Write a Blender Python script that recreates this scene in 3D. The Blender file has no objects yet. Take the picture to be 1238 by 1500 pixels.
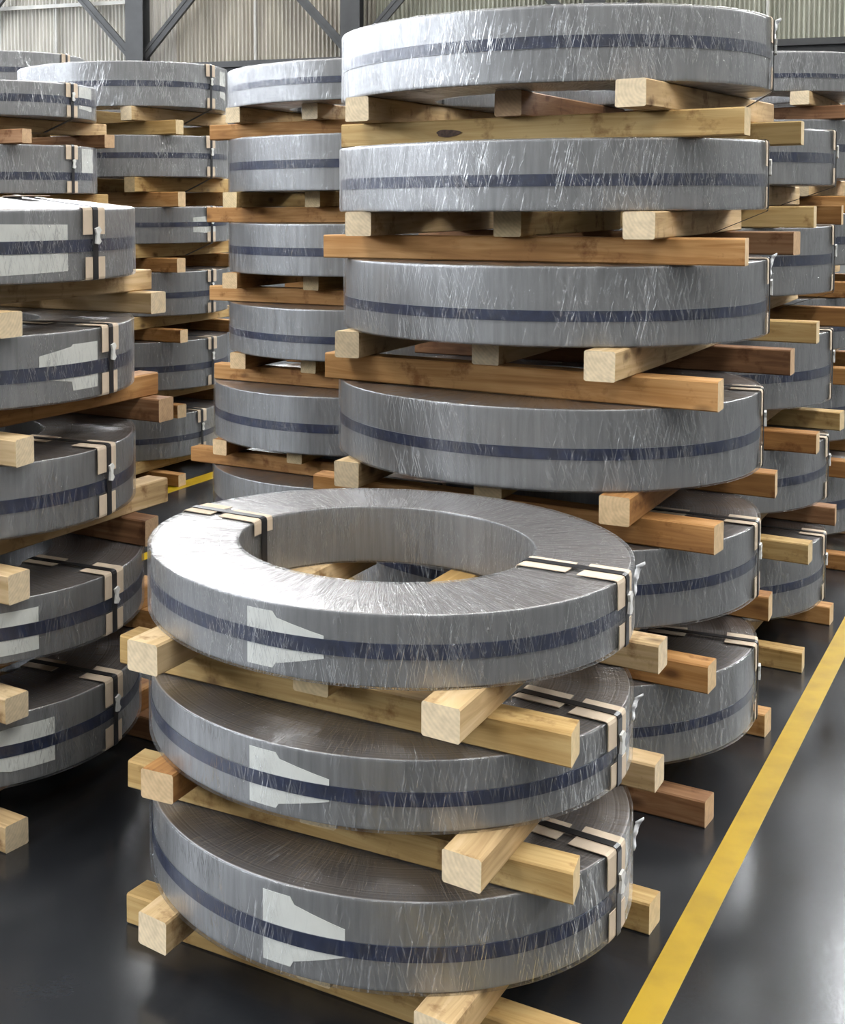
import bpy, math, random
from mathutils import Vector
random.seed(7)
S = bpy.context.scene
COL = S.collection

# ------------------------------------------------------------------ camera
W_PX, H_PX = 1238.0, 1500.0
F_PX, CX, CY = 1900.4, 270.4, 394.3
PITCH, ROLL, CAM_H = 0.05077, -0.00689, 1.5183
cam_d = bpy.data.cameras.new('camera')
cam = bpy.data.objects.new('camera', cam_d)
COL.objects.link(cam)
cam_d.sensor_fit = 'HORIZONTAL'
cam_d.sensor_width = 36.0
cam_d.lens = F_PX / W_PX * 36.0
cam_d.shift_x = (W_PX / 2 - CX) / W_PX
cam_d.shift_y = (CY - H_PX / 2) / W_PX
cam_d.clip_end = 300
cam.location = (0, 0, CAM_H)
from mathutils import Matrix
cam.rotation_euler = (Matrix.Rotation(math.pi / 2 - PITCH, 3, 'X') @ Matrix.Rotation(ROLL, 3, 'Z')).to_euler()
S.camera = cam

# ------------------------------------------------------------------ world, exposure
world = bpy.data.worlds.new('world')
S.world = world
world.use_nodes = True
world.node_tree.nodes['Background'].inputs[0].default_value = (0.85, 0.92, 1.0, 1)
world.node_tree.nodes['Background'].inputs[1].default_value = 0.3
S.view_settings.view_transform = 'Standard'
S.view_settings.look = 'None'
S.view_settings.gamma = 1.0
S.view_settings.use_curve_mapping = False
S.view_settings.exposure = 0.1
S.cycles.use_denoising = True
S.cycles.transparent_max_bounces = 12
S.cycles.max_bounces = 5
S.cycles.diffuse_bounces = 3
S.cycles.glossy_bounces = 3
S.cycles.caustics_reflective = False
S.cycles.caustics_refractive = False
SKY_STRENGTH = 21.0       # roof lights
WIN_STRENGTH = 13.0       # frosted windows of the left wall
FAR_STRENGTH = 27.0       # frosted windows high on the left of the far wall
CLEAR_STRENGTH = 80.0     # clear glazing high on the right of the far wall

# ------------------------------------------------------------------ node helpers
def new_mat(name):
    m = bpy.data.materials.new(name)
    m.use_nodes = True
    nt = m.node_tree
    nt.nodes.clear()
    out = nt.nodes.new('ShaderNodeOutputMaterial')
    return m, nt, out

def N(nt, kind, **kw):
    n = nt.nodes.new(kind)
    for k, v in kw.items():
        if k.startswith('i_'):
            key = k[2:]
            key = int(key) if key.isdigit() else key.replace('_', ' ')
            n.inputs[key].default_value = v
        else:
            setattr(n, k, v)
    return n

def L(nt, a, b):
    nt.links.new(a, b)

def math_n(nt, op, a, b=None, c=None):
    n = nt.nodes.new('ShaderNodeMath')
    n.operation = op
    for i, x in enumerate((a, b, c)):
        if x is None:
            continue
        if isinstance(x, (int, float)):
            n.inputs[i].default_value = x
        else:
            L(nt, x, n.inputs[i])
    return n.outputs[0]

def ramp(nt, fac, stops, interp='LINEAR'):
    r = nt.nodes.new('ShaderNodeValToRGB')
    r.color_ramp.interpolation = interp
    el = r.color_ramp.elements
    while len(el) < len(stops):
        el.new(0.5)
    for e, (p, c) in zip(el, stops):
        e.position = p
        e.color = (c[0], c[1], c[2], 1) if not isinstance(c, (int, float)) else (c, c, c, 1)
    L(nt, fac, r.inputs[0])
    return r.outputs[0]

def bump(nt, height, strength, dist=0.01, normal=None):
    b = N(nt, 'ShaderNodeBump', i_Strength=strength, i_Distance=dist)
    L(nt, height, b.inputs['Height'])
    if normal is not None:
        L(nt, normal, b.inputs['Normal'])
    return b.outputs[0]

def principled(nt, out, col=(0.5, 0.5, 0.5), rough=0.5, metal=0.0, spec=0.5):
    p = N(nt, 'ShaderNodeBsdfPrincipled')
    p.inputs['Base Color'].default_value = (*col, 1)
    p.inputs['Roughness'].default_value = rough
    p.inputs['Metallic'].default_value = metal
    p.inputs['Specular IOR Level'].default_value = spec
    L(nt, p.outputs[0], out.inputs[0])
    return p

def plain(name, col, rough=0.6, metal=0.0, noise=0.0, scale=20.0):
    m, nt, out = new_mat(name)
    p = principled(nt, out, col, rough, metal)
    if noise:
        tc = N(nt, 'ShaderNodeTexCoord')
        nz = N(nt, 'ShaderNodeTexNoise', i_Scale=scale, i_Detail=4.0)
        L(nt, tc.outputs['Object'], nz.inputs['Vector'])
        lo = tuple(c * (1 - noise) for c in col)
        hi = tuple(min(1, c * (1 + noise)) for c in col)
        L(nt, ramp(nt, nz.outputs[0], [(0.3, lo), (0.7, hi)]), p.inputs['Base Color'])
        L(nt, bump(nt, nz.outputs[0], 0.15, 0.003), p.inputs['Normal'])
    return m

def polar(nt, ka, kr, kz, shear=0.0, seed=True):
    """Vector (angle*ka, radius*kr, z*kz) about the thing's own axis."""
    tc = N(nt, 'ShaderNodeTexCoord')
    sep = N(nt, 'ShaderNodeSeparateXYZ')
    L(nt, tc.outputs['Object'], sep.inputs[0])
    x, y, z = sep.outputs
    ang = math_n(nt, 'ARCTAN2', x, math_n(nt, 'MULTIPLY', y, -1.0))     # seam on the far side
    r = math_n(nt, 'SQRT', math_n(nt, 'ADD', math_n(nt, 'MULTIPLY', x, x), math_n(nt, 'MULTIPLY', y, y)))
    if shear:
        ang = math_n(nt, 'ADD', ang, math_n(nt, 'MULTIPLY', z, shear))
        ang = math_n(nt, 'ADD', ang, math_n(nt, 'MULTIPLY', r, -shear * 0.3))
    comb = N(nt, 'ShaderNodeCombineXYZ')
    L(nt, math_n(nt, 'MULTIPLY', ang, ka), comb.inputs[0])
    L(nt, math_n(nt, 'MULTIPLY', r, kr), comb.inputs[1])
    L(nt, math_n(nt, 'MULTIPLY', z, kz), comb.inputs[2])
    v = comb.outputs[0]
    if seed:
        oi = N(nt, 'ShaderNodeObjectInfo')
        add = N(nt, 'ShaderNodeVectorMath', operation='ADD')
        sc = N(nt, 'ShaderNodeVectorMath', operation='SCALE')
        sc.inputs[0].default_value = (37.0, 53.0, 71.0)
        L(nt, oi.outputs['Random'], sc.inputs['Scale'])
        L(nt, v, add.inputs[0]); L(nt, sc.outputs[0], add.inputs[1])
        v = add.outputs[0]
    return v, ang, r, z, tc

# ------------------------------------------------------------------ materials
def mat_steel():
    m, nt, out = new_mat('wound_steel')
    p = principled(nt, out, (0.3, 0.31, 0.33), 0.42, 0.6)
    v, ang, r, z, tc = polar(nt, 40.0, 3.0, 5.0)
    nz = N(nt, 'ShaderNodeTexNoise', i_Scale=1.0, i_Detail=5.0, i_Roughness=0.6)
    L(nt, v, nz.inputs['Vector'])
    geo = N(nt, 'ShaderNodeNewGeometry')
    sn = N(nt, 'ShaderNodeSeparateXYZ')
    L(nt, geo.outputs['Normal'], sn.inputs[0])
    flat = math_n(nt, 'GREATER_THAN', math_n(nt, 'ABSOLUTE', sn.outputs[2]), 0.7)
    side = ramp(nt, nz.outputs[0], [(0.25, (0.225, 0.227, 0.228)), (0.75, (0.37, 0.372, 0.375))])
    # edges of the wound strip: slightly brown, in fine concentric windings
    wv = N(nt, 'ShaderNodeTexNoise', noise_dimensions='1D', i_Scale=1.0, i_Detail=3.0)
    L(nt, math_n(nt, 'MULTIPLY', r, 260.0), wv.inputs['W'])
    top = ramp(nt, wv.outputs[0], [(0.3, (0.15, 0.13, 0.12)), (0.7, (0.30, 0.275, 0.265))])
    mx = N(nt, 'ShaderNodeMix', data_type='RGBA')
    L(nt, flat, mx.inputs[0]); L(nt, side, mx.inputs[6]); L(nt, top, mx.inputs[7])
    L(nt, mx.outputs[2], p.inputs['Base Color'])
    h = math_n(nt, 'MULTIPLY', wv.outputs[0], flat)
    L(nt, bump(nt, h, 0.35, 0.002), p.inputs['Normal'])
    L(nt, math_n(nt, 'MULTIPLY_ADD', nz.outputs[0], 0.2, 0.3), p.inputs['Roughness'])
    return m

def mat_film(name, haze, crease, rough, dens):
    """Clear stretch film: see-through, glossy, creased in streaks that run down the side and in to the bore."""
    m, nt, out = new_mat(name)
    v, ang, r, z, tc = polar(nt, 34.0, 5.0, 7.0, shear=0.5)
    n1 = N(nt, 'ShaderNodeTexNoise', i_Scale=1.0, i_Detail=3.0, i_Roughness=0.55, i_Distortion=0.6)
    L(nt, v, n1.inputs['Vector'])
    ridge = math_n(nt, 'ABSOLUTE', math_n(nt, 'SUBTRACT', n1.outputs[0], 0.5))
    ridge = ramp(nt, ridge, [(0.0, 1.0), (0.022, 0.2), (0.09, 0.0)])
    v2, *_ = polar(nt, 140.0, 9.0, 17.0, shear=-0.35)
    n2 = N(nt, 'ShaderNodeTexNoise', i_Scale=1.0, i_Detail=2.0, i_Distortion=0.3)
    L(nt, v2, n2.inputs['Vector'])
    fine = ramp(nt, n2.outputs[0], [(0.60 - dens, 0.0), (0.70 - dens, 1.0)])
    n3 = N(nt, 'ShaderNodeTexNoise', i_Scale=7.0, i_Detail=2.0)
    L(nt, tc.outputs['Object'], n3.inputs['Vector'])
    patch = ramp(nt, n3.outputs[0], [(0.40, 0.08), (0.60, 1.0)])
    h = math_n(nt, 'ADD', math_n(nt, 'MULTIPLY', ridge, 0.55), math_n(nt, 'MULTIPLY', fine, 0.8))
    h = math_n(nt, 'MULTIPLY', h, patch)
    nb = bump(nt, h, crease, 0.006)
    gl = N(nt, 'ShaderNodeBsdfGlossy', distribution='GGX')
    gl.inputs['Color'].default_value = (1, 1, 1, 1)
    gl.inputs['Roughness'].default_value = rough
    L(nt, nb, gl.inputs['Normal'])
    tr = N(nt, 'ShaderNodeBsdfTransparent')
    tr.inputs[0].default_value = (0.96, 0.965, 0.975, 1)
    df = N(nt, 'ShaderNodeBsdfDiffuse')
    df.inputs[0].default_value = (0.85, 0.87, 0.9, 1)
    L(nt, nb, df.inputs['Normal'])
    geo = N(nt, 'ShaderNodeNewGeometry')
    dt = N(nt, 'ShaderNodeVectorMath', operation='DOT_PRODUCT')
    L(nt, geo.outputs['Incoming'], dt.inputs[0]); L(nt, nb, dt.inputs[1])
    cs = math_n(nt, 'ABSOLUTE', dt.outputs['Value'])
    fr = math_n(nt, 'POWER', math_n(nt, 'SUBTRACT', 1.0, math_n(nt, 'MINIMUM', cs, 1.0)), 5.0)
    fac = math_n(nt, 'MULTIPLY_ADD', fr, 0.85, 0.055)
    fac = math_n(nt, 'ADD', fac, math_n(nt, 'MULTIPLY', h, 0.10))
    fac = math_n(nt, 'MINIMUM', fac, 0.95)
    m1 = N(nt, 'ShaderNodeMixShader')
    hz = math_n(nt, 'MULTIPLY_ADD', h, 0.23, haze)
    L(nt, hz, m1.inputs[0]); L(nt, tr.outputs[0], m1.inputs[1]); L(nt, df.outputs[0], m1.inputs[2])
    m2 = N(nt, 'ShaderNodeMixShader')
    L(nt, fac, m2.inputs[0]); L(nt, m1.outputs[0], m2.inputs[1]); L(nt, gl.outputs[0], m2.inputs[2])
    L(nt, m2.outputs[0], out.inputs[0])
    return m

def mat_wood(name, dark, mid, light, end):
    m, nt, out = new_mat(name)
    p = principled(nt, out, mid, 0.72, 0.0, 0.3)
    tc = N(nt, 'ShaderNodeTexCoord')
    oi = N(nt, 'ShaderNodeObjectInfo')
    sc = N(nt, 'ShaderNodeVectorMath', operation='SCALE')
    sc.inputs[0].default_value = (11.0, 17.0, 23.0)
    L(nt, oi.outputs['Random'], sc.inputs['Scale'])
    add = N(nt, 'ShaderNodeVectorMath', operation='ADD')
    L(nt, tc.outputs['Object'], add.inputs[0]); L(nt, sc.outputs[0], add.inputs[1])
    mp = N(nt, 'ShaderNodeMapping')
    mp.inputs['Scale'].default_value = (2.2, 34.0, 34.0)
    L(nt, add.outputs[0], mp.inputs[0])
    g = N(nt, 'ShaderNodeTexNoise', i_Scale=1.0, i_Detail=4.0, i_Roughness=0.6, i_Distortion=1.2)
    L(nt, mp.outputs[0], g.inputs['Vector'])
    broad = N(nt, 'ShaderNodeTexNoise', i_Scale=5.0, i_Detail=2.0)
    L(nt, add.outputs[0], broad.inputs['Vector'])
    f = math_n(nt, 'ADD', math_n(nt, 'MULTIPLY', g.outputs[0], 0.65), math_n(nt, 'MULTIPLY', broad.outputs[0], 0.35))
    f = math_n(nt, 'ADD', f, math_n(nt, 'MULTIPLY_ADD', oi.outputs['Random'], 0.14, -0.07))
    c = ramp(nt, f, [(0.36, dark), (0.5, mid), (0.63, light)])
    # knots
    mk = N(nt, 'ShaderNodeMapping')
    mk.inputs['Scale'].default_value = (5.0, 9.0, 9.0)
    L(nt, add.outputs[0], mk.inputs[0])
    vo = N(nt, 'ShaderNodeTexVoronoi', i_Scale=1.0)
    L(nt, mk.outputs[0], vo.inputs['Vector'])
    kn = ramp(nt, vo.outputs['Distance'], [(0.05, 1.0), (0.16, 0.0)])
    mx = N(nt, 'ShaderNodeMix', data_type='RGBA')
    mx.inputs[7].default_value = (dark[0] * 0.3, dark[1] * 0.25, dark[2] * 0.25, 1)
    L(nt, math_n(nt, 'MULTIPLY', kn, 0.8), mx.inputs[0]); L(nt, c, mx.inputs[6])
    stn = N(nt, 'ShaderNodeTexNoise', i_Scale=13.0, i_Detail=5.0, i_Roughness=0.65)
    L(nt, add.outputs[0], stn.inputs['Vector'])
    sm = N(nt, 'ShaderNodeMix', data_type='RGBA', blend_type='MULTIPLY')
    sm.inputs[0].default_value = 1.0
    L(nt, mx.outputs[2], sm.inputs[6])
    L(nt, ramp(nt, stn.outputs[0], [(0.30, (0.50, 0.40, 0.33)), (0.44, (1.0, 1.0, 1.0))]), sm.inputs[7])
    L(nt, sm.outputs[2], p.inputs['Base Color'])
    L(nt, bump(nt, g.outputs[0], 0.25, 0.003), p.inputs['Normal'])
    # sawn end
    m2, nt, out = new_mat(name + '_end_grain')
    p = principled(nt, out, end, 0.85, 0.0, 0.2)
    tc = N(nt, 'ShaderNodeTexCoord')
    oi = N(nt, 'ShaderNodeObjectInfo')
    sc = N(nt, 'ShaderNodeVectorMath', operation='SCALE')
    sc.inputs[0].default_value = (0.0, 0.09, -0.12)
    L(nt, math_n(nt, 'ADD', oi.outputs['Random'], 0.3), sc.inputs['Scale'])
    add = N(nt, 'ShaderNodeVectorMath', operation='ADD')
    L(nt, tc.outputs['Object'], add.inputs[0]); L(nt, sc.outputs[0], add.inputs[1])
    wv = N(nt, 'ShaderNodeTexWave', wave_type='RINGS', rings_direction='X', i_Scale=38.0, i_Distortion=1.5, i_Detail=2.0)
    L(nt, add.outputs[0], wv.inputs['Vector'])
    nz = N(nt, 'ShaderNodeTexNoise', i_Scale=60.0, i_Detail=4.0)
    L(nt, tc.outputs['Object'], nz.inputs['Vector'])
    ff = math_n(nt, 'ADD', math_n(nt, 'MULTIPLY', wv.outputs[1] if len(wv.outputs) > 1 else wv.outputs[0], 0.12),
                math_n(nt, 'MULTIPLY', nz.outputs[0], 0.8))
    lo = tuple(e * 0.78 for e in end)
    L(nt, ramp(nt, ff, [(0.3, lo), (0.62, end)]), p.inputs['Base Color'])
    L(nt, bump(nt, nz.outputs[0], 0.3, 0.002), p.inputs['Normal'])
    return m, m2

def mat_floor():
    m, nt, out = new_mat('floor_paint')
    p = principled(nt, out, (0.03, 0.032, 0.036), 0.3, 0.0, 0.5)
    tc = N(nt, 'ShaderNodeTexCoord')
    a = N(nt, 'ShaderNodeTexNoise', i_Scale=1.6, i_Detail=6.0, i_Roughness=0.6)
    L(nt, tc.outputs['Object'], a.inputs['Vector'])
    b = N(nt, 'ShaderNodeTexNoise', i_Scale=90.0, i_Detail=2.0)
    L(nt, tc.outputs['Object'], b.inputs['Vector'])
    L(nt, ramp(nt, a.outputs[0], [(0.3, (0.014, 0.015, 0.017)), (0.7, (0.028, 0.030, 0.034))]), p.inputs['Base Color'])
    L(nt, math_n(nt, 'MULTIPLY_ADD', a.outputs[0], 0.24, 0.08), p.inputs['Roughness'])
    hh = math_n(nt, 'ADD', math_n(nt, 'MULTIPLY', a.outputs[0], 1.0), math_n(nt, 'MULTIPLY', b.outputs[0], 0.12))
    L(nt, bump(nt, hh, 0.12, 0.01), p.inputs['Normal'])
    return m

def mat_yellow():
    m, nt, out = new_mat('yellow_paint')
    p = principled(nt, out, (0.62, 0.43, 0.012), 0.5, 0.0, 0.3)
    tc = N(nt, 'ShaderNodeTexCoord')
    a = N(nt, 'ShaderNodeTexNoise', i_Scale=9.0, i_Detail=5.0)
    L(nt, tc.outputs['Object'], a.inputs['Vector'])
    L(nt, ramp(nt, a.outputs[0], [(0.28, (0.34, 0.21, 0.003)), (0.6, (0.44, 0.285, 0.004))]), p.inputs['Base Color'])
    return m

def mat_sheet(name, lo, hi):
    m, nt, out = new_mat(name)
    p = principled(nt, out, hi, 0.55)
    tc = N(nt, 'ShaderNodeTexCoord')
    mp = N(nt, 'ShaderNodeMapping')
    mp.inputs['Scale'].default_value = (6.0, 6.0, 0.6)
    L(nt, tc.outputs['Object'], mp.inputs[0])
    a = N(nt, 'ShaderNodeTexNoise', i_Scale=1.0, i_Detail=5.0)
    L(nt, mp.outputs[0], a.inputs['Vector'])
    L(nt, ramp(nt, a.outputs[0], [(0.3, lo), (0.7, hi)]), p.inputs['Base Color'])
    return m

def mat_emit(name, col, strength):
    m, nt, out = new_mat(name)
    e = N(nt, 'ShaderNodeEmission', i_Strength=strength)
    e.inputs[0].default_value = (*col, 1)
    L(nt, e.outputs[0], out.inputs[0])
    return m

M_STEEL = mat_steel()
M_FILM = mat_film('stretch_film', 0.008, 0.7, 0.2, 0.012)
M_FILM_LOOSE = mat_film('stretch_film_loose', 0.02, 1.0, 0.3, 0.02)
M_BAND = plain('navy_band', (0.013, 0.020, 0.052), 0.35, 0.0, 0.35, 40.0)
M_STRAP = plain('black_strap', (0.016, 0.016, 0.018), 0.38)
M_CARD = plain('paper_board', (0.60, 0.49, 0.37), 0.8, 0.0, 0.06, 30.0)
M_LABEL = plain('label_paper', (0.74, 0.75, 0.70), 0.7, 0.0, 0.03, 25.0)
M_TAIL = plain('bunched_film', (0.74, 0.75, 0.77), 0.3, 0.0, 0.1, 60.0)
M_BUCKLE = plain('white_seal', (0.72, 0.72, 0.70), 0.45, 0.0, 0.1, 90.0)
WOOD = {
    'pale': mat_wood('pale_pine', (0.42, 0.28, 0.135), (0.58, 0.41, 0.215), (0.7, 0.53, 0.315), (0.76, 0.62, 0.42)),
    'yellow': mat_wood('yellow_pine', (0.36, 0.22, 0.075), (0.49, 0.325, 0.13), (0.6, 0.43, 0.195), (0.72, 0.56, 0.33)),
    'orange': mat_wood('orange_pine', (0.29, 0.135, 0.045), (0.42, 0.21, 0.07), (0.55, 0.31, 0.125), (0.7, 0.51, 0.3)),
    'brown': mat_wood('brown_pine', (0.17, 0.08, 0.038), (0.275, 0.14, 0.066), (0.38, 0.215, 0.115), (0.58, 0.39, 0.23)),
}
M_KNOT = plain('pine_knot', (0.085, 0.05, 0.035), 0.8, 0.0, 0.45, 120.0)
M_FLOOR = mat_floor()
M_YELLOW = mat_yellow()
M_DARKSTEEL = plain('dark_painted_steel', (0.036, 0.037, 0.038), 0.5, 0.0, 0.25, 3.0)
M_GIRT = plain('pale_girt_steel', (0.40, 0.39, 0.36), 0.5, 0.0, 0.15, 3.0)
M_WALL = plain('wall_plaster', (0.20, 0.20, 0.195), 0.8, 0.0, 0.1, 1.5)
M_CEIL = plain('roof_sheet', (0.27, 0.28, 0.28), 0.7, 0.0, 0.1, 1.0)
SHEETS = [mat_sheet('white_sheet', (0.40, 0.385, 0.35), (0.60, 0.58, 0.53)),
          mat_sheet('cream_sheet', (0.32, 0.295, 0.245), (0.47, 0.44, 0.375)),
          mat_sheet('green_grey_sheet', (0.25, 0.25, 0.20), (0.37, 0.37, 0.305))]
M_SKYLIGHT = mat_emit('daylit_roof_panel', (1.0, 0.985, 0.95), SKY_STRENGTH)
M_WINDOW = mat_emit('daylit_window', (0.88, 0.93, 1.0), WIN_STRENGTH)
M_WINDOW_FAR = mat_emit('daylit_far_window', (0.95, 0.98, 1.0), FAR_STRENGTH)
M_WINDOW_CLEAR = mat_emit('daylit_clear_window', (0.95, 0.98, 1.0), CLEAR_STRENGTH)

# ------------------------------------------------------------------ mesh helpers
def mesh_obj(name, verts, faces, mats, parent=None, loc=(0, 0, 0), rotz=0.0, smooth=False, midx=None):
    me = bpy.data.meshes.new(name)
    me.from_pydata(verts, [], faces)
    for mt in (mats if isinstance(mats, (list, tuple)) else [mats]):
        me.materials.append(mt)
    if midx:
        me.polygons.foreach_set('material_index', midx)
    if smooth:
        me.polygons.foreach_set('use_smooth', [True] * len(me.polygons))
    me.update()
    o = bpy.data.objects.new(name, me)
    COL.objects.link(o)
    o.location = loc
    o.rotation_euler = (0, 0, rotz)
    if parent:
        o.parent = parent
    return o

def tag(o, label=None, cat=None, group=None, kind=None):
    if label: o['label'] = label
    if cat: o['category'] = cat
    if group: o['group'] = group
    if kind: o['kind'] = kind
    return o

def box_data(x0, x1, y0, y1, z0, z1):
    v = [(x0, y0, z0), (x1, y0, z0), (x1, y1, z0), (x0, y1, z0), (x0, y0, z1), (x1, y0, z1), (x1, y1, z1), (x0, y1, z1)]
    f = [(0, 3, 2, 1), (4, 5, 6, 7), (0, 1, 5, 4), (1, 2, 6, 5), (2, 3, 7, 6), (3, 0, 4, 7)]
    return v, f

def join_boxes(boxes):
    V, Fc = [], []
    for b in boxes:
        v, f = box_data(*b)
        k = len(V)
        V += v
        Fc += [tuple(i + k for i in q) for q in f]
    return V, Fc

def lathe(profile, seg, jit=None):
    """Closed profile (r, z) spun about z; jit(a, i) -> (dr, dz)."""
    V, Fc = [], []
    n = len(profile)
    for s in range(seg):
        a = 2 * math.pi * s / seg
        for i, (r, z) in enumerate(profile):
            dr, dz = jit(a, i) if jit else (0, 0)
            V.append(((r + dr) * math.cos(a), (r + dr) * math.sin(a), z + dz))
    for s in range(seg):
        t = (s + 1) % seg
        for i in range(n):
            j = (i + 1) % n
            Fc.append((s * n + i, t * n + i, t * n + j, s * n + j))
    return V, Fc

def ring_profile(R, r, z0, z1, c, dome=0.0):
    """Outer side up, top inwards, bore down, underside outwards; c = edge rounding."""
    e = c * 0.3
    P = [(R, z0 + c), (R, z0 + 3 * c), (R, (z0 + z1) / 2), (R, z1 - 3 * c), (R, z1 - c),
         (R - e, z1 - e), (R - c, z1 + dome * 0.02), (R - 3 * c, z1 + dome * 0.1), ((R + r) / 2, z1 + dome * 0.6), (r + 3 * c, z1 + dome * 0.95),
         (r + c, z1 + dome), (r + e, z1 - e + dome), (r, z1 - c), (r, z1 - 3 * c), (r, (z0 + z1) / 2), (r, z0 + 3 * c), (r, z0 + c),
         (r + e, z0 + e), (r + c, z0), (r + 3 * c, z0), ((R + r) / 2, z0), (R - 3 * c, z0), (R - c, z0), (R - e, z0 + e)]
    return P

def hoop(R, z0, z1, th, seg):
    P = [(R, z0), (R + th, z0), (R + th, z1), (R, z1)]
    return lathe(P, seg)

def ribbon(path, width, th, nseg, s_off=0.0):
    """A strip of given width laid along path [(r, z, outward(nr, nz))] in the radial plane, bent round the axis."""
    V, Fc = [], []
    n = len(path)
    for layer in (0, 1):
        for i, (r, z, nr, nz) in enumerate(path):
            rr, zz = r + nr * th * layer, z + nz * th * layer
            for j in range(nseg + 1):
                s = s_off - width / 2 + width * j / nseg
                a = s / rr
                V.append((rr * math.cos(a), rr * math.sin(a), zz))
    k = nseg + 1
    off = n * k
    for i in range(n - 1):
        for j in range(nseg):
            p = i * k + j
            Fc.append((p, p + 1, p + 1 + k, p + k))
            Fc.append((off + p, off + p + k, off + p + 1 + k, off + p + 1))
        p = i * k
        Fc.append((p, p + k, off + p + k, off + p))
        p = i * k + nseg
        Fc.append((p, off + p, off + p + k, p + k))
    for i in (0, n - 1):
        for j in range(nseg):
            p = i * k + j
            q = (p, off + p, off + p + 1, p + 1)
            Fc.append(q if i == 0 else q[::-1])
    return V, Fc

def curved_poly(pts, R, th, step=0.03):
    """Paper sheet on a cylinder: pts = (s, z) outline given as columns [(s, zlo, zhi)...]."""
    cols = []
    for (s0, a0, b0), (s1, a1, b1) in zip(pts, pts[1:]):
        n = max(1, int(abs(s1 - s0) / step + 0.5))
        for i in range(n):
            t = i / n
            cols.append((s0 + (s1 - s0) * t, a0 + (a1 - a0) * t, b0 + (b1 - b0) * t))
    cols.append(pts[-1])
    V, Fc = [], []
    for s, a, b in cols:
        for rr in (R, R + th):
            for z in (a, b):
                V.append((rr * math.cos(s / R), rr * math.sin(s / R), z))
    for i in range(len(cols) - 1):
        p, q = i * 4, i * 4 + 4
        Fc += [(p + 2, q + 2, q + 3, p + 3), (p, p + 1, q + 1, q), (p + 1, p + 3, q + 3, q + 1), (p, q, q + 2, p + 2)]
    Fc += [(0, 2, 3, 1), (len(V) - 4, len(V) - 3, len(V) - 1, len(V) - 2)]
    return V, Fc

# ------------------------------------------------------------------ setting
YA = 0.6009                                      # heading of the painted lines
NX, NY = math.cos(YA), -math.sin(YA)             # across the lines (beams of the lower layer)
DX, DY = math.sin(YA), math.cos(YA)              # along the lines (beams of the upper layer)
WA = math.radians(-17.0)                         # heading of the far wall
WX, WY = math.cos(WA), math.sin(WA)
BX, BY = -math.sin(WA), math.cos(WA)
WALL_B = 26.0
HALL = (-17.0, 24.0, -16.0, WALL_B, 15.0)        # left, right, behind, far, height (hall axes)

hall = lambda a, b: (a * WX + b * BX, a * WY + b * BY)
def hall_obj(name, boxes, mat, kind=None, parent=None):
    v, f = join_boxes(boxes)
    o = mesh_obj(name, v, f, mat, parent=parent, rotz=0 if parent else WA)
    if kind: o['kind'] = kind
    return o

a0, a1, b0, b1, hz = HALL
hall_obj('floor', [(a0, a1, b0, b1, -0.2, 0.0)], M_FLOOR, 'structure')
# far wall: dark base, beam, corrugated sheets, daylit windows above on the left
wall_back = hall_obj('wall_back', [(a0, a1, b1 + 0.25, b1 + 0.45, 0, 4.3), (a0, a1, b1 + 0.32, b1 + 0.5, 4.3, 8.6), (-4.6, 5.2, b1 + 0.25, b1 + 0.45, 8.6, hz),
                                   (5.2, a1, b1 + 0.25, b1 + 0.45, 8.6, 12.9), (a0, -4.6, b1 + 0.25, b1 + 0.45, 13.6, hz), (5.2, a1, b1 + 0.25, b1 + 0.45, 14.8, hz)], M_WALL, 'structure')
def sheet_mesh(width, pitch, amp, z0, z1, y):
    V, Fc = [], []
    n = int(round(width / pitch)) * 8
    for i in range(n + 1):
        x = width * i / n
        yy = y - amp * math.sin(2 * math.pi * x / pitch)
        V += [(x, yy, z0), (x, yy, z1)]
    for i in range(n):
        Fc.append((2 * i, 2 * i + 2, 2 * i + 3, 2 * i + 1))
    return V, Fc
SW = 0.84
sv, sf = sheet_mesh(SW, 0.084, 0.034, 0, 2.1, 0)
sheet_data = []
for mt in SHEETS:
    o = mesh_obj('corrugated_sheet', sv, sf, mt, smooth=True)
    sheet_data.append(o.data)
    bpy.data.objects.remove(o)
na = int(30 / SW)
for i in range(na):
    a = -9.0 - 8 * SW + i * SW
    which = 0 if a < -8.9 else (1 if a < -4.4 else 2)
    o = bpy.data.objects.new('corrugated_sheet', sheet_data[which])
    COL.objects.link(o)
    o.parent = wall_back
    o.location = (a, b1 + 0.2 + 0.008 * (i % 2), 4.42)
far_windows = [(a0 + i * 3.1, 3.1, 8.6, 13.6) for i in range(4)] + [(5.2 + i * 3.75, 3.75, 12.9, 14.8) for i in range(5)]
for i, (a, wd, z0, z1) in enumerate(far_windows):
    w = hall_obj('window_%d' % (i + 1), [(a, a + wd, b1 + 0.32, b1 + 0.36, z0, z1)], M_WINDOW_FAR if i < 4 else M_WINDOW_CLEAR, 'structure')
    fr = [(a - 0.04, a + 0.04, b1 + 0.2, b1 + 0.32, z0, z1), (a + wd / 2 - 0.03, a + wd / 2 + 0.03, b1 + 0.24, b1 + 0.32, z0, z1),
          (a + 0.04, a + wd - 0.04, b1 + 0.22, b1 + 0.32, z0, z0 + 0.1), (a + 0.04, a + wd - 0.04, b1 + 0.22, b1 + 0.32, z1 - 0.1, z1),
          (a + 0.04, a + wd - 0.04, b1 + 0.24, b1 + 0.32, (z0 + z1) / 2 - 0.03, (z0 + z1) / 2 + 0.03)]
    v, f = join_boxes(fr)
    mesh_obj('window_frame', v, f, M_DARKSTEEL, parent=w)
hall_obj('wall_left', [(a0 - 0.2, a0, b0, b1 + 0.5, 0, 4.6), (a0 - 0.2, a0, b0, b1 + 0.5, 9.6, hz)], M_WALL, 'structure')
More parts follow.
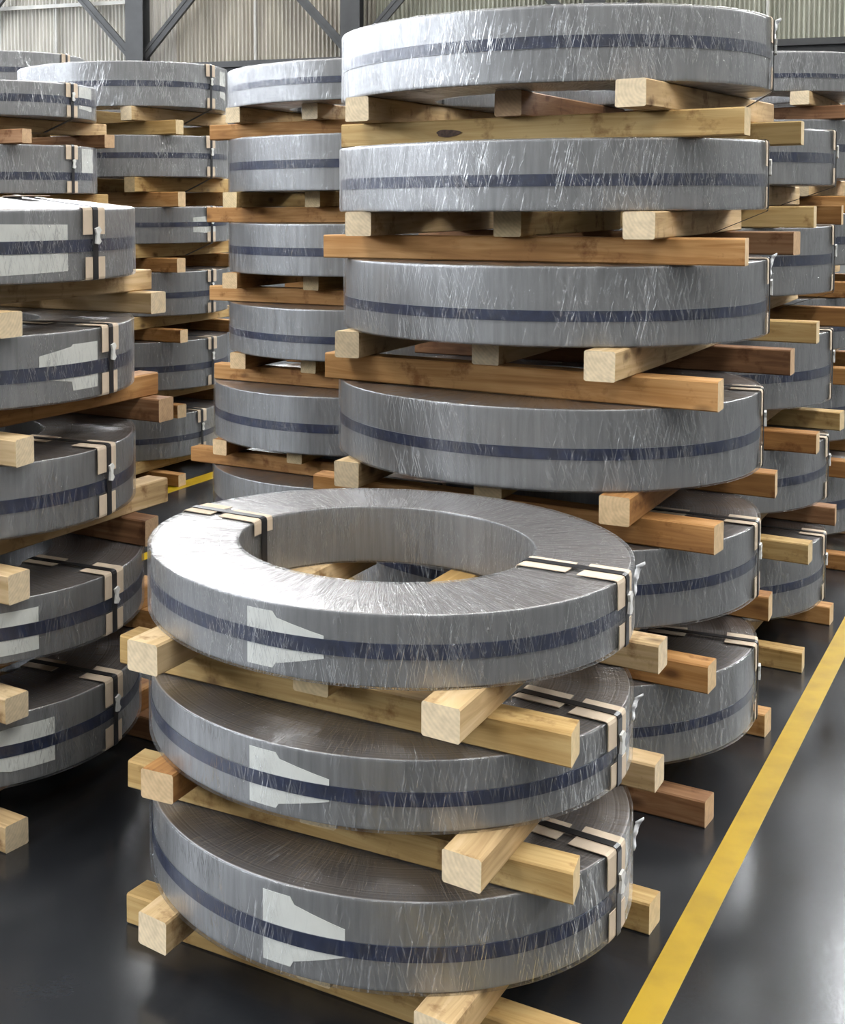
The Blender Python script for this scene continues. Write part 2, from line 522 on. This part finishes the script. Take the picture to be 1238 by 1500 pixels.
nw = 7
for i in range(nw):
    b = b0 + i * 6.0
    w = hall_obj('window_%d' % (i + 10), [(a0 - 0.12, a0 - 0.08, b, b + 5.9, 4.6, 9.6)], M_WINDOW, 'structure')
    v, f = join_boxes([(a0 - 0.15, a0, b - 0.06, b + 0.06, 4.6, 9.6), (a0 - 0.15, a0 - 0.02, b + 2.9, b + 3.0, 4.6, 9.6), (a0 - 0.15, a0 - 0.02, b, b + 6, 7.0, 7.1)])
    mesh_obj('window_frame', v, f, M_DARKSTEEL, parent=w)
hall_obj('wall_right', [(a1, a1 + 0.2, b0, b1 + 0.5, 0, hz)], M_WALL, 'structure')
hall_obj('wall_behind', [(a0, a1, b0 - 0.2, b0, 0, hz)], M_WALL, 'structure')
# roof with rows of daylit panels between the sheeting
sk_a = [-7.6, 6.6, 18.0]
sk_w = 2.6
edges = [a0]
for s in sk_a:
    edges += [s - sk_w / 2, s + sk_w / 2]
edges.append(a1)
hall_obj('ceiling', [(edges[2 * i], edges[2 * i + 1], b0, b1 + 0.5, hz, hz + 0.15) for i in range(len(sk_a) + 1)], M_CEIL, 'structure')
k = nw + 10
for s in sk_a:
    for i in range(5):
        b = b0 + 1.0 + i * 8.2
        hall_obj('window_%d' % k, [(s - sk_w / 2, s + sk_w / 2, b, b + 5.2, hz + 0.02, hz + 0.08)], M_SKYLIGHT, 'structure')
        k += 1
    hall_obj('trim_%d' % (sk_a.index(s) + 1), [(s - sk_w / 2, s + sk_w / 2, b0 + 1.0 + i * 8.2 + 5.2, min(b0 + 1.0 + (i + 1) * 8.2, b1 + 0.5), hz + 0.01, hz + 0.1) for i in range(5)]
             + [(s - sk_w / 2, s + sk_w / 2, b0, b0 + 1.0, hz + 0.01, hz + 0.1)], M_CEIL, 'structure')

# ------------------------------------------------------------------ frame of the far wall
def hall_thing(name, boxes, mat, label, cat, group=None):
    o = hall_obj(name, boxes, mat)
    return tag(o, label, cat, group)

def px_to_a(u):
    dx = (u - CX) / F_PX
    t = WALL_B / (dx * BX + BY)
    return t * (dx * WX + WY)
hall_thing('wall_beam', [(a0, a1, b1 - 0.14, b1 + 0.12, 4.30, 4.42), (a0, a1, b1 - 0.02, b1 + 0.02, 4.08, 4.30), (a0, a1, b1 - 0.14, b1 + 0.12, 3.98, 4.08)], M_DARKSTEEL,
           'long dark horizontal steel beam under the corrugated far wall', 'beam')
col_px = [210, 519, 868]
col_lab = ['dark steel column of the far wall at upper left', 'dark steel column of the far wall left of the tallest stack', 'dark steel column of the far wall behind the tallest stack']
node_a = []
for u, lb in zip(col_px, col_lab):
    a = px_to_a(u)
    node_a.append(a)
    hall_thing('steel_column', [(a - 0.19, a + 0.19, b1 - 0.48, b1 - 0.45, 0, hz), (a - 0.19, a + 0.19, b1 - 0.03, b1, 0, hz), (a - 0.012, a + 0.012, b1 - 0.45, b1 - 0.03, 0, hz)],
               M_DARKSTEEL, lb, 'column', 'columns of the far wall')
brace_lab = [('dark diagonal brace rising left from the upper left column', 'dark diagonal brace rising right from the upper left column'),
             ('dark diagonal brace rising left from the column beside the tallest stack', 'dark diagonal brace rising right behind the left end of the topmost coil'),
             ('dark diagonal brace rising left above the middle of the topmost coil', 'dark diagonal brace rising right above the right part of the topmost coil')]
def brace(a, sgn, lb):
    x0, x1, z0, z1, y, h = a + sgn * 0.12, a + sgn * 2.02, 4.56, 6.72, b1 - 0.2, 0.085
    dx, dz = x1 - x0, z1 - z0
    l = math.hypot(dx, dz)
    px, pz = -dz / l * h, dx / l * h
    V = []
    for yy in (y - 0.06, y + 0.06):
        V += [(x0 + px, yy, z0 + pz), (x0 - px, yy, z0 - pz), (x1 - px, yy, z1 - pz), (x1 + px, yy, z1 + pz)]
    # angle section: a web plate and a flange
    t = 0.25
    for yy in (y - 0.075, y - 0.06):
        V += [(x0 + px, yy, z0 + pz), (x0 + px * t, yy, z0 + pz * t), (x1 + px * t, yy, z1 + pz * t), (x1 + px, yy, z1 + pz)]
    Fc = []
    for k in (0, 8):
        Fc += [(k, k + 1, k + 2, k + 3), (k + 4, k + 7, k + 6, k + 5), (k, k + 4, k + 5, k + 1), (k + 1, k + 5, k + 6, k + 2), (k + 2, k + 6, k + 7, k + 3), (k + 3, k + 7, k + 4, k)]
    o = mesh_obj('diagonal_brace', V, Fc, M_DARKSTEEL, rotz=WA)
    tag(o, lb, 'brace', 'wind braces of the far wall')
for a, lbs in zip(node_a, brace_lab):
    brace(a, -1, lbs[0]); brace(a, 1, lbs[1])
brace(node_a[0] - 4.45, 1, 'dark diagonal brace crossing the top left corner')
for u, lb in [(193.5, 'thin white pipe running up beside the upper left column'), (374, 'thin white pipe running up the wall between the two left columns'),
              (1121, 'thin white pipe running up the wall behind the right end of the topmost coil'), (84, 'thin pale post on the wall above the far left coils')]:
    a = px_to_a(u)
    V, Fc = [], []
    for z in (4.42, 6.7):
        for i in range(8):
            V.append((a + 0.03 * math.cos(i * math.pi / 4), b1 + 0.1 + 0.03 * math.sin(i * math.pi / 4), z))
    for i in range(8):
        j = (i + 1) % 8
        Fc.append((i, j, j + 8, i + 8))
    tag(mesh_obj('wall_pipe', V, Fc, M_GIRT, rotz=WA), lb, 'pipe', 'pipes on the far wall')
hall_thing('wall_girt', [(a0, px_to_a(192), b1 + 0.02, b1 + 0.12, 5.77, 5.80), (a0, px_to_a(192), b1 + 0.02, b1 + 0.05, 5.72, 5.77)], M_GIRT,
           'pale horizontal rail on the wall in the top left corner', 'rail')

# ------------------------------------------------------------------ painted lines
def stripe(n0, n1, d0, d1, label):
    V = []
    for z in (0.0, 0.0015):
        for n, d in ((n0, d0), (n1, d0), (n1, d1), (n0, d1)):
            V.append((n * NX + d * DX, n * NY + d * DY, z))
    Fc = [(0, 3, 2, 1), (4, 5, 6, 7), (0, 1, 5, 4), (1, 2, 6, 5), (2, 3, 7, 6), (3, 0, 4, 7)]
    tag(mesh_obj('floor_line', V, Fc, M_YELLOW), label, 'floor line')
stripe(-0.6533, -0.5931, 0.5, 12.0, 'yellow painted floor line running along the right side of the stacks')
stripe(-3.985, -3.885, 3.2, 11.0, 'yellow painted floor line seen between the left-edge stack and the stacks behind')
stripe(-3.30, -3.235, 3.6, 4.9, 'short yellow floor mark glimpsed in the gap beside the left-edge stack')

# ------------------------------------------------------------------ coils
def add_strap(coil, R, r, z0, z1, ang, full, dome=0.0):
    g = 0.0035
    zt = z1 + g
    path = []
    def leg(p, q, nr, nz, n=1):
        for i in range(n + 1):
            t = i / n
            path.append((p[0] + (q[0] - p[0]) * t, p[1] + (q[1] - p[1]) * t, nr, nz))
    leg((R + g, z0 + 0.004), (R + g, z1 - 0.004), 1, 0)
    path.append((R + g - 0.002, zt - 0.002, 0.7, 0.7))
    leg((R - 0.004, zt), (r + 0.004, zt + dome), 0, 1)
    path.append((r - g + 0.002, zt + dome - 0.002, -0.7, 0.7))
    leg((r - g, z1 - 0.004), (r - g, z0 + 0.004), -1, 0)
    path.append((r - g + 0.001, z0 + 0.002, -0.7, 0))
    leg((r + 0.004, z0 + 0.0006), (R - 0.004, z0 + 0.0006), 0, -0.2)
    path.append((R + g - 0.001, z0 + 0.002, 0.7, 0))
    path.append(path[0])
    v, f = ribbon(path, 0.021, 0.0015, 2)
    st = mesh_obj('strap', v, f, M_STRAP, parent=coil, rotz=ang)
    h = z1 - z0
    e = 0.0012
    # paper-board corner pieces under the strap: outer top, outer bottom, inner top
    def corner(rs, zs, sr, sz, lt, ls, w, dz=0.0):
        # rs, zs the corner; sr +1 outer / -1 inner; sz +1 top / -1 bottom; lt leg on the flat, ls leg on the side
        P = [(rs + sr * e - 0 * sr, zs - sz * ls, sr, 0), (rs + sr * e, zs - sz * ls * 0.5, sr, 0), (rs + sr * e, zs - sz * 0.005, sr, 0),
             (rs + sr * (e - 0.0015), zs + sz * (e - 0.0015), sr * 0.7, sz * 0.7), (rs - sr * 0.005, zs + sz * e, 0, sz), (rs - sr * lt, zs + sz * e + dz, 0, sz)]
        if sr * sz < 0:
            P = P[::-1]
        v, f = ribbon(P, w, 0.0016, 4, random.uniform(-0.006, 0.006))
        return mesh_obj('corner_protector', v, f, M_CARD, parent=st)
    corner(R, z1, 1, 1, 0.075, min(0.065, h * 0.4), 0.088)
    corner(R, z0 + 0.003, 1, -1, 0.02, min(0.055, h * 0.34), 0.080)
    if full:
        corner(r, z1 + dome, -1, 1, 0.095, 0.03, 0.075)
    # crimped seal: a bow-tie plate with flared wings
    zc = z0 + h * 0.62
    outline = [(-0.010, -0.024), (0.004, -0.028), (0.013, -0.018), (0.006, -0.006), (0.007, 0.006), (0.014, 0.016), (0.006, 0.027), (-0.011, 0.022), (-0.006, 0.004), (-0.008, -0.008)]
    V = []
    for x in (R + g + 0.002, R + g + 0.007):
        V += [(x, y + 0.004, zc + z * 0.8) for y, z in outline]
    n = len(outline)
    Fc = [tuple(range(n))[::-1], tuple(range(n, 2 * n))] + [(i, (i + 1) % n, n + (i + 1) % n, n + i) for i in range(n)]
    if full or True:
        mesh_obj('seal', V, Fc, M_BUCKLE, parent=st)
    return st

WB = 0.072                                      # width of the timbers
def lashing(x, y, z0, R, r, ang, rn, th, label):
    """Strap end that runs from the coil's lower edge down to the foot of the timber tied to it."""
    g = 0.0035
    path = [(rn + WB / 2 + 0.012, -th + 0.002, 0.7, -0.7), (rn + WB / 2 + 0.016, -th + 0.004, 0.7, -0.7), (R + 0.001, -0.004, 0.7, -0.7), (R + g, 0.0, 0.9, -0.3)]
    v, f = ribbon(path, 0.021, 0.0015, 2)
    o = mesh_obj('lashing_strap', v, f, M_STRAP, loc=(x, y, z0), rotz=ang)
    tag(o, label, 'strap', 'straps tying coils to their timbers', 'thing')

FLAG = [(0.0, 0.10, 0.86), (0.052, 0.10, 0.86), (0.058, 0.17, 0.80), (0.060, 0.17, 0.78), (0.148, 0.33, 0.63)]
def film_tail(coil, R, h, ang, tall):
    """Loose end of film standing off the rim and hanging down the side."""
    V, Fc = [], []
    n = 12
    for i in range(n + 1):
        t = i / n
        z = h + 0.006 - tall * t
        wd = 0.016 * (1 - t) ** 1.5 + 0.003 + 0.0015 * math.sin(t * 17)
        out = 0.003 + 0.004 * math.exp(-((t - 0.04) / 0.1) ** 2) + 0.001 * math.sin(t * 9)
        for k in (0, 1):
            for y in (0, 1):
                V.append((R + out + k * 0.0012 + y * wd * 0.75, -0.01 + y * wd * 0.7 + 0.004 * math.sin(t * 13), z + 0.006 * y * (1 - t)))
    for i in range(n):
        p, q = i * 4, i * 4 + 4
        Fc += [(p, p + 1, q + 1, q), (p + 2, q + 2, q + 3, p + 3), (p, q, q + 2, p + 2), (p + 1, p + 3, q + 3, q + 1)]
    Fc += [(0, 2, 3, 1), (4 * n, 4 * n + 1, 4 * n + 3, 4 * n + 2)]
    return mesh_obj('film_tail', V, Fc, M_TAIL, parent=coil, rotz=math.radians(ang), smooth=True)

def coil(name_group, label, x, y, z0, z1, R, r, band, straps, full=True, seg=128, flags=(), dome=0.0, loose=False, tails=(), lash=None):
    c = bpy.data.objects.new('steel_coil', None)
    COL.objects.link(c)
    c.location = (x, y, z0)
    c.empty_display_size = 0.1
    tag(c, label, 'coil', name_group)
    h = z1 - z0
    v, f = lathe(ring_profile(R - 0.007, r + 0.005, 0.002, h - 0.003, 0.0025, dome), seg)
    mesh_obj('body', v, f, M_STEEL, parent=c, smooth=True)
    # film wrapped round the ring, a little uneven
    ph = [random.uniform(0, 6.28) for _ in range(8)]
    def jit(a, i):
        w = math.sin(a * 23 + ph[0] + i) * 0.4 + math.sin(a * 41 + ph[1] + i * 1.7) * 0.35 + math.sin(a * 9 + ph[2]) * 0.25
        am = 0.0007
        if 4 <= i <= 10:
            am = 0.0011
        if i in (0, 1, 2, 3, 4, 12, 13, 14, 15, 16):
            return (am * w, 0)
        if 6 <= i <= 10:
            return (0, am * w - 0.0006)
        return (0, 0)
    v, f = lathe(ring_profile(R, r, 0.0, h - 0.0005, 0.0028, dome), seg * 2 if full else seg, jit)
    mesh_obj('film', v, f, M_FILM_LOOSE if loose else M_FILM, parent=c, smooth=True)
    t0, t1 = 1 - band[1], 1 - band[0]
    v, f = hoop(R - 0.006, h * t0, h * t1, 0.0022, seg)
    mesh_obj('band', v, f, M_BAND, parent=c)
    for fl_ang, fl_scale, fl_pts in flags:
        pts = [(s * fl_scale, a * h, b * h) for s, a, b in fl_pts]
        v, f = curved_poly(pts, R - 0.0064, 0.0008)
        mesh_obj('label', v, f, M_LABEL, parent=c, rotz=math.radians(fl_ang))
    for ta, tt in tails:
        film_tail(c, R, h, ta, tt * h)
    if lash:
        lashing(x, y, z0, R, r, math.radians(straps[0]), *lash)
    for k, a in enumerate(straps):
        add_strap(c, R, r, 0.0, h, math.radians(a), full, dome)
    return c

# ------------------------------------------------------------------ timber
def beam(label, group, x, y, z, ang, length, w, h, tone, knots=()):
    st = [-0.5, -0.17, 0.16, 0.5]
    c = 0.0035
    cs = [(-w / 2 + c, 0), (w / 2 - c, 0), (w / 2, c), (w / 2, h - c), (w / 2 - c, h), (-w / 2 + c, h), (-w / 2, h - c), (-w / 2, c)]
    V, Fc, mi = [], [], []
    bow = random.uniform(-0.004, 0.004)
    skew = (random.uniform(-0.004, 0.004), random.uniform(-0.004, 0.004))
    for k, s in enumerate(st):
        off = bow * (1 - 4 * s * s)
        for (yy, zz) in cs:
            jx = 0
            if k == 0: jx = skew[0] * (yy / w) * 2
            if k == 3: jx = skew[1] * (yy / w) * 2
            jy = random.uniform(-0.0008, 0.0008)
            V.append((s * length + jx, yy + off + jy, zz))
    for k in range(3):
        for i in range(8):
            j = (i + 1) % 8
            Fc.append((k * 8 + i, k * 8 + 8 + i, k * 8 + 8 + j, k * 8 + j)); mi.append(0)
    Fc.append(tuple(range(8))); mi.append(1)
    Fc.append(tuple(range(24, 32))[::-1]); mi.append(1)
    # wind outward
    Fc = [q[::-1] for q in Fc]
    o = mesh_obj('dunnage_timber', V, Fc, list(WOOD[tone]), loc=(x, y, z), rotz=ang, midx=mi)
    tag(o, label, 'timber', group, 'thing')
    for kx, kz, ka, kb in knots:
        V2 = [(kx * length, -w / 2 - 0.0012, kz * h)]
        m = 32
        for i in range(m):
            a = 2 * math.pi * i / m
            q = 1 + 0.10 * math.sin(3 * a + 1) + 0.03 * math.sin(7 * a)
            V2.append((kx * length + ka * q * math.cos(a), -w / 2 - 0.0004 + bow * 0, kz * h + kb * q * math.sin(a)))
        kn = mesh_obj('knot', V2, [(0, 1 + (i + 1) % m, 1 + i) for i in range(m)], M_KNOT, parent=o)
        kn.location = (0, -0.0016, 0)
        kn['label'] = 'dark knot'
    return o

ORD = ['top', 'second', 'third', 'fourth', 'fifth', 'sixth', 'seventh']
def stack(key, where, cx, cy, R, r, levels, bands, offs, low, up, strap_ang, tones, overrides=None, full=True, seg=128, flags=None, extra=None, domes=None, detail=None, loose=(), tails=None, lashed=()):
    n = len(levels)
    for i, (zt, zb) in enumerate(levels):
        ox, oy = offs.get(i, (0, 0))
        nm = 'bottom' if i == n - 1 else ORD[i]
        dt = (detail or {}).get(i, '')
        lb = 'film-wrapped grey steel coil, %s in %s%s' % (nm, where, (' ' + dt) if dt else '')
        coil('steel coils of ' + where, lb, cx + ox, cy + oy, zb, zt, R, r, bands[i % len(bands)], strap_ang.get(i, strap_ang[None]),
             full=full, seg=seg, flags=(flags or {}).get(i, ()), dome=(domes or {}).get(i, 0.0), loose=(i in loose), tails=(tails or {}).get(i, ()),
             lash=(sum((lambda q: (q[0], q[3] if len(q) > 3 else q[0]))((overrides or {}).get(i, {}).get('up', up)[2])) / 2, (zb - (levels[i + 1][0] if i + 1 < n else 0.0)) / 2,
                   'black strap under %s coil of %s' % (nm, where)) if i in lashed else None)
        # beams in the gap below this coil
        base = levels[i + 1][0] if i + 1 < n else 0.0
        t = (zb - base) / 2
        ov = (overrides or {}).get(i, {})
        jr = lambda s: random.uniform(-s, s)
        lo = ov.get('low', [(a + jr(.012), b + jr(.012), c_ + jr(.02), d + jr(.012)) for a, b, c_, d in low])
        uu = ov.get('up', [(a + jr(.012), b + jr(.02), c_ + jr(.02)) for a, b, c_ in up])
        tn = tones.get(i, tones[None])
        mx_, my_ = cx + (ox if key == 'M' else 0), cy + (oy if key == 'M' else 0)
        for k, (dl, dr, nl, nr) in enumerate(lo):
            dl, dr = dl + WB / 2, dr + WB / 2
            p = (mx_ + nl * NX + dl * DX, my_ + nl * NY + dl * DY)
            q = (mx_ + nr * NX + dr * DX, my_ + nr * NY + dr * DY)
            ang = math.atan2(q[1] - p[1], q[0] - p[0])
            tone = tn[k]
            beam('%s %s lower timber under %s coil of %s' % (tone, ('front', 'rear')[k], nm, where), 'timbers of ' + where,
                 (p[0] + q[0]) / 2, (p[1] + q[1]) / 2, base, ang, math.hypot(q[0] - p[0], q[1] - p[1]), WB, t, tone,
                 knots=[(-0.2, 0.45, 0.034, 0.010)] if (key, i, k) == ('T', 0, 0) else ())
        for k, spec in enumerate(uu):
            nn, d0, d1 = spec[:3]
            ang = math.pi / 2 - YA + math.radians(random.uniform(-1.2, 1.2))
            if len(spec) > 3:
                ang = math.pi / 2 - YA - math.atan2(spec[3] - nn, d1 - d0)
                nn = (nn + spec[3]) / 2
            dm = (d0 + d1) / 2
            tone = tn[2 + k]
            beam('%s %s upper timber under %s coil of %s' % (tone, ('left', 'middle', 'right')[k], nm, where), 'timbers of ' + where,
                 mx_ + nn * NX + dm * DX, my_ + nn * NY + dm * DY, base + t, ang, d1 - d0, WB, t, tone)

P, Y, O, B = 'pale', 'yellow', 'orange', 'brown'
# nearest stack
stack('F', 'the nearest stack', 0.4178, 2.7026, 0.5, 0.3054,
      [(0.807, 0.6715), (0.5504, 0.4160), (0.300, 0.130)], [(0.41, 0.61), (0.45, 0.64), (0.49, 0.655)],
      {0: (0, .0035), 1: (0, .0024), 2: (0, -.004)},
      [(-.33, -.31, -.44, .495), (.225, .225, -.46, .50)], [(-.272, -.475, .45), (.045, -.40, .46), (.32, -.455, .45)],
      {None: (-34.5, 145), 0: (-34.0, 143.5), 1: (-38.5, 141), 2: (-38.7, 142)},
      {None: (O, Y, P, Y, P), 0: (Y, P, P, Y, P), 1: (Y, P, O, Y, P), 2: (Y, Y, P, Y, P)},
      overrides={0: dict(low=[(-.327, -.311, -.454, .494), (.223, .223, -.46, .505)], up=[(-.278, -.48, .45), (.046, -.395, .45), (.316, -.455, .46)]),
                 1: dict(low=[(-.350, -.289, -.422, .491), (.227, .227, -.47, .50)], up=[(-.271, -.465, .45), (.045, -.385, .45), (.346, -.44, .46)]),
                 2: dict(low=[(-.340, -.31, -.431, .50), (.222, .222, -.46, .495)], up=[(-.266, -.477, .45), (.05, -.40, .45), (.317, -.464, .46)])},
      tails={0: [(-26, 0.45)], 1: [(-27, 0.35)], 2: [(-25, 0.35)]},
      seg=160, flags={0: [(-128.6, 1.02, FLAG)], 1: [(-128.2, 1.06, FLAG)], 2: [(-125.0, 1.06, FLAG)]}, loose=(0,),
      detail={0: 'showing its whole top and bore'})
# tall stack behind it
stack('T', 'the tall central stack', 1.0170, 3.6759, 0.575, 0.305,
      [(1.9857, 1.800), (1.6694, 1.4918), (1.3618, 1.1626), (1.017, .8117), (.672, .4746), (.3377, .1321)],
      [(.40, .56), (.49, .655), (.55, .685), (.475, .615), (.445, .575), (.52, .64)],
      {0: (.0074, -.0088), 1: (.0016, -.003), 2: (.0144, .009), 3: (-.0016, -.002), 4: (-.002, -.001), 5: (-.0066, -.003)},
      [(-.37, -.388, -.50, .55), (.33, .33, -.53, .56)], [(-.41, -.46, .50), (-.015, -.40, .50), (.335, -.53, .53)],
      {None: (-28, 152), 3: (-27.5, 152), 4: (-33, 147)},
      {None: (O, Y, P, P, P), 0: (Y, Y, P, B, P), 1: (O, B, P, Y, P), 2: (O, B, P, P, P), 3: (O, O, P, Y, O), 4: (O, O, Y, Y, Y), 5: (B, O, Y, Y, Y)},
      overrides={0: dict(low=[(-.36, -.36, -.45, .60), (.33, .33, -.53, .61)], up=[(-.345, -.46, .50), (.045, -.40, .50), (.385, -.53, .56, .465)]),
                 1: dict(low=[(-.36, -.37, -.505, .605), (.33, .33, -.53, .60)], up=[(-.36, -.46, .50), (.04, -.40, .50), (.395, -.52, .53)]),
                 2: dict(low=[(-.34, -.396, -.515, .557), (.36, .385, -.56, .585)], up=[(-.41, -.42, .50), (-.017, -.373, .50), (.333, -.537, .55)]),
                 3: dict(low=[(-.37, -.382, -.54, .554), (.33, .329, -.58, .557)], up=[(-.385, -.47, .50), (-.015, -.40, .50), (.352, -.50, .52)]),
                 4: dict(low=[(-.38, -.396, -.58, .546), (.27, .259, -.58, .559)], up=[(-.41, -.45, .50), (-.015, -.40, .50), (.30, -.47, .52)]),
                 5: dict(low=[(-.37, -.377, -.58, .540), (.27, .272, -.58, .555)], up=[(-.41, -.45, .50), (-.015, -.40, .50), (.30, -.47, .52)])},
      seg=144, loose=(0, 1), tails={0: [(-20, .3)], 2: [(-20, .3)]}, lashed=(0, 1))
# left-edge stack
stack('L', 'the left-edge stack', -0.6905, 3.5128, 0.5577, 0.30,
      [(1.508, 1.3295), (1.2109, 1.0359), (.9066, .7279), (.5864, .4302), (.3068, .129)],
      [(.43, .60), (.47, .66), (.48, .66), (.43, .63), (.43, .59)],
      {1: (-.006, -.0015), 2: (-.0045, 0), 3: (.0164, .003), 4: (.006, .008)},
      [(-.29, -.30, -.53, .535), (.40, .41, -.52, .47)], [(-.40, -.48, .50), (.0, -.44, .50), (.36, -.48, .50)],
      {None: (-27, 153), 0: (-33, 147), 1: (-25, 155), 2: (-27, 153), 3: (-29, 151), 4: (-27, 153)},
      {None: (Y, O, Y, Y, O), 0: (P, P, P, Y, P), 1: (P, B, P, Y, O), 2: (P, B, P, Y, P), 3: (P, O, P, Y, O), 4: (P, B, P, Y, O)},
      overrides={0: dict(low=[(-.30, -.305, -.53, .534), (.40, .406, -.52, .444)], up=[(-.40, -.48, .50), (0, -.44, .50), (.33, -.48, .51)]),
                 1: dict(low=[(-.27, -.266, -.53, .537), (.40, .418, -.52, .46)], up=[(-.40, -.48, .50), (0, -.44, .50), (.36, -.48, .50)]),
                 2: dict(low=[(-.29, -.29, -.53, .535), (.30, .302, -.52, .491)], up=[(-.40, -.48, .50), (0, -.44, .50), (.37, -.48, .52)])},
      seg=144, domes={0: 0.03}, loose=(0, 1),
      flags={0: [(-62, 1.35, [(0, .12, .80), (.14, .15, .78)])], 1: [(-51, 1.0, [(0, .36, .68), (.10, .28, .77), (.105, .15, .80), (.20, .15, .80)])],
             3: [(-76, 1.2, [(0, .12, .78), (.17, .14, .8)])], 4: [(-71, 1.1, [(0, .30, .72), (.08, .20, .80), (.19, .2, .8)])]},
      detail={0: 'with white label'})
# stack half hidden by the tall one
stack('M', 'the stack half hidden by the tall one', 0.768, 5.69, 0.575, 0.30,
      [(2.085, 1.922), (1.793, 1.564), (1.434, 1.221), (1.091, .881), (.745, .508), (.378, .13)],
      [(.42, .58), (.45, .60), (.46, .62), (.52, .66), (.47, .62), (.5, .64)],
      {4: (-.068, -.01), 5: (-.075, -.01)},
      [(-.365, -.365, -.55, .55), (.33, .33, -.55, .55)], [(-.35, -.48, .48), (.0, -.44, .48), (.36, -.48, .48)],
      {None: (-34, 146)}, {None: (O, O, O, Y, Y), 0: (O, O, P, P, P), 1: (O, O, Y, Y, P)}, full=False, seg=112,
      flags={1: [(-98, 1.0, [(0, .40, .50), (.05, .36, .62), (.06, .30, .72), (.12, .30, .72)])]}, loose=(0,))
# far stack beyond the left line
stack('K', 'the far stack beyond the left floor line', -0.348, 7.50, 0.600, 0.31,
      [(2.275, 2.035), (1.885, 1.66), (1.50, 1.302), (1.15, .912), (.775, .51), (.37, .13)],
      [(.43, .56), (.42, .55), (.42, .55), (.47, .6), (.5, .63), (.5, .63)],
      {5: (-.06, 0)},
      [(-.33, -.33, -.56, .61), (.30, .30, -.56, .60)], [(-.36, -.48, .50), (.0, -.44, .50), (.38, -.48, .50)],
      {None: (-34, 146)}, {None: (O, O, Y, Y, Y), 0: (Y, Y, Y, Y, P)}, full=False, seg=112, loose=(0, 1), lashed=(0, 1, 2),
      flags={0: [(-22, 1.0, [(0, .3, .9), (.12, .25, .9)])], 2: [(-48, 1.0, [(0, .30, .7), (.2, .25, .75)])]})
# far stack at left, above the left-edge stack
stack('N', 'the far stack above the left-edge stack', -1.004, 6.406, 0.575, 0.30,
      [(2.080, 1.920), (1.792, 1.567), (1.43, 1.22), (1.09, .88), (.74, .51), (.37, .13)], [(.38, .60), (.56, .72), (.5, .64)],
      {}, [(-.35, -.35, -.55, .57), (.30, .30, -.55, .55)], [(-.36, -.48, .50), (.0, -.44, .50), (.36, -.48, .50)],
      {None: (-33, 147)}, {None: (O, O, Y, Y, Y), 0: (B, B, P, P, P)}, full=False, seg=96, loose=(0, 1), lashed=(0,),
      flags={0: [(-26, 1.0, [(0, .3, .95), (.15, .25, .95)])], 1: [(-24, 1.0, [(0, .35, .95), (.15, .35, .95)])]})
# right stack just behind the tall one
stack('R', 'the right stack just behind the tall one', 1.741, 4.755, 0.575, 0.30,
      [(1.749, 1.564), (1.427, 1.202), (1.068, .829), (.699, .487), (.357, .131)], [(.42, .60), (.42, .57), (.5, .63), (.47, .6), (.5, .62)],
      {3: (-.008, 0), 4: (-.012, 0)}, [(-.40, -.42, -.57, .575), (.15, .15, -.57, .575)], [(-.38, -.48, .50), (.0, -.44, .50), (.36, -.50, .50)],
      {None: (-33, 147)}, {None: (Y, O, Y, Y, P), 2: (O, Y, Y, Y, P), 3: (Y, B, Y, Y, P), 0: (Y, O, Y, Y, P)}, seg=112, full=False, lashed=(0, 1),
      overrides={1: dict(low=[(-.47, -.487, -.57, .60), (.15, .15, -.57, .62)]), 2: dict(low=[(-.36, -.36, -.57, .587), (.15, .15, -.57, .59)]),
                 3: dict(low=[(-.42, -.438, -.57, .582), (.15, .15, -.57, .575)]), 4: dict(low=[(-.42, -.426, -.57, .565), (.139, .139, -.57, .569)])})
# farthest stack on the right
stack('S', 'the farthest stack at the right edge', 2.44, 5.83, 0.575, 0.30,
      [(2.115, 1.952), (1.842, 1.60), (1.46, 1.245), (1.115, .90), (.76, .52), (.38, .13)], [(.55, .66), (.42, .55), (.45, .6)],
      {}, [(-.35, -.35, -.55, .57), (.28, .28, -.55, .57)], [(-.38, -.48, .50), (.0, -.44, .50), (.36, -.48, .50)],
      {None: (-33, 147)}, {None: (O, O, Y, P, P), 0: (B, B, O, O, P)}, full=False, seg=96, loose=(0,))
# farthest stack at top left
stack('J', 'the farthest stack at top left', -1.28, 9.0, 0.60, 0.30,
      [(2.51 - i * 0.36 + 0.0, 2.51 - i * 0.36 - 0.23) for i in range(6)] + [(.35, .13)], [(.45, .6)],
      {}, [(-.35, -.35, -.55, .57), (.28, .28, -.55, .57)], [(-.38, -.48, .50), (.0, -.44, .50), (.36, -.48, .50)],
      {None: (-33, 147)}, {None: (O, O, Y, Y, Y)}, full=False, seg=96, loose=(0,))
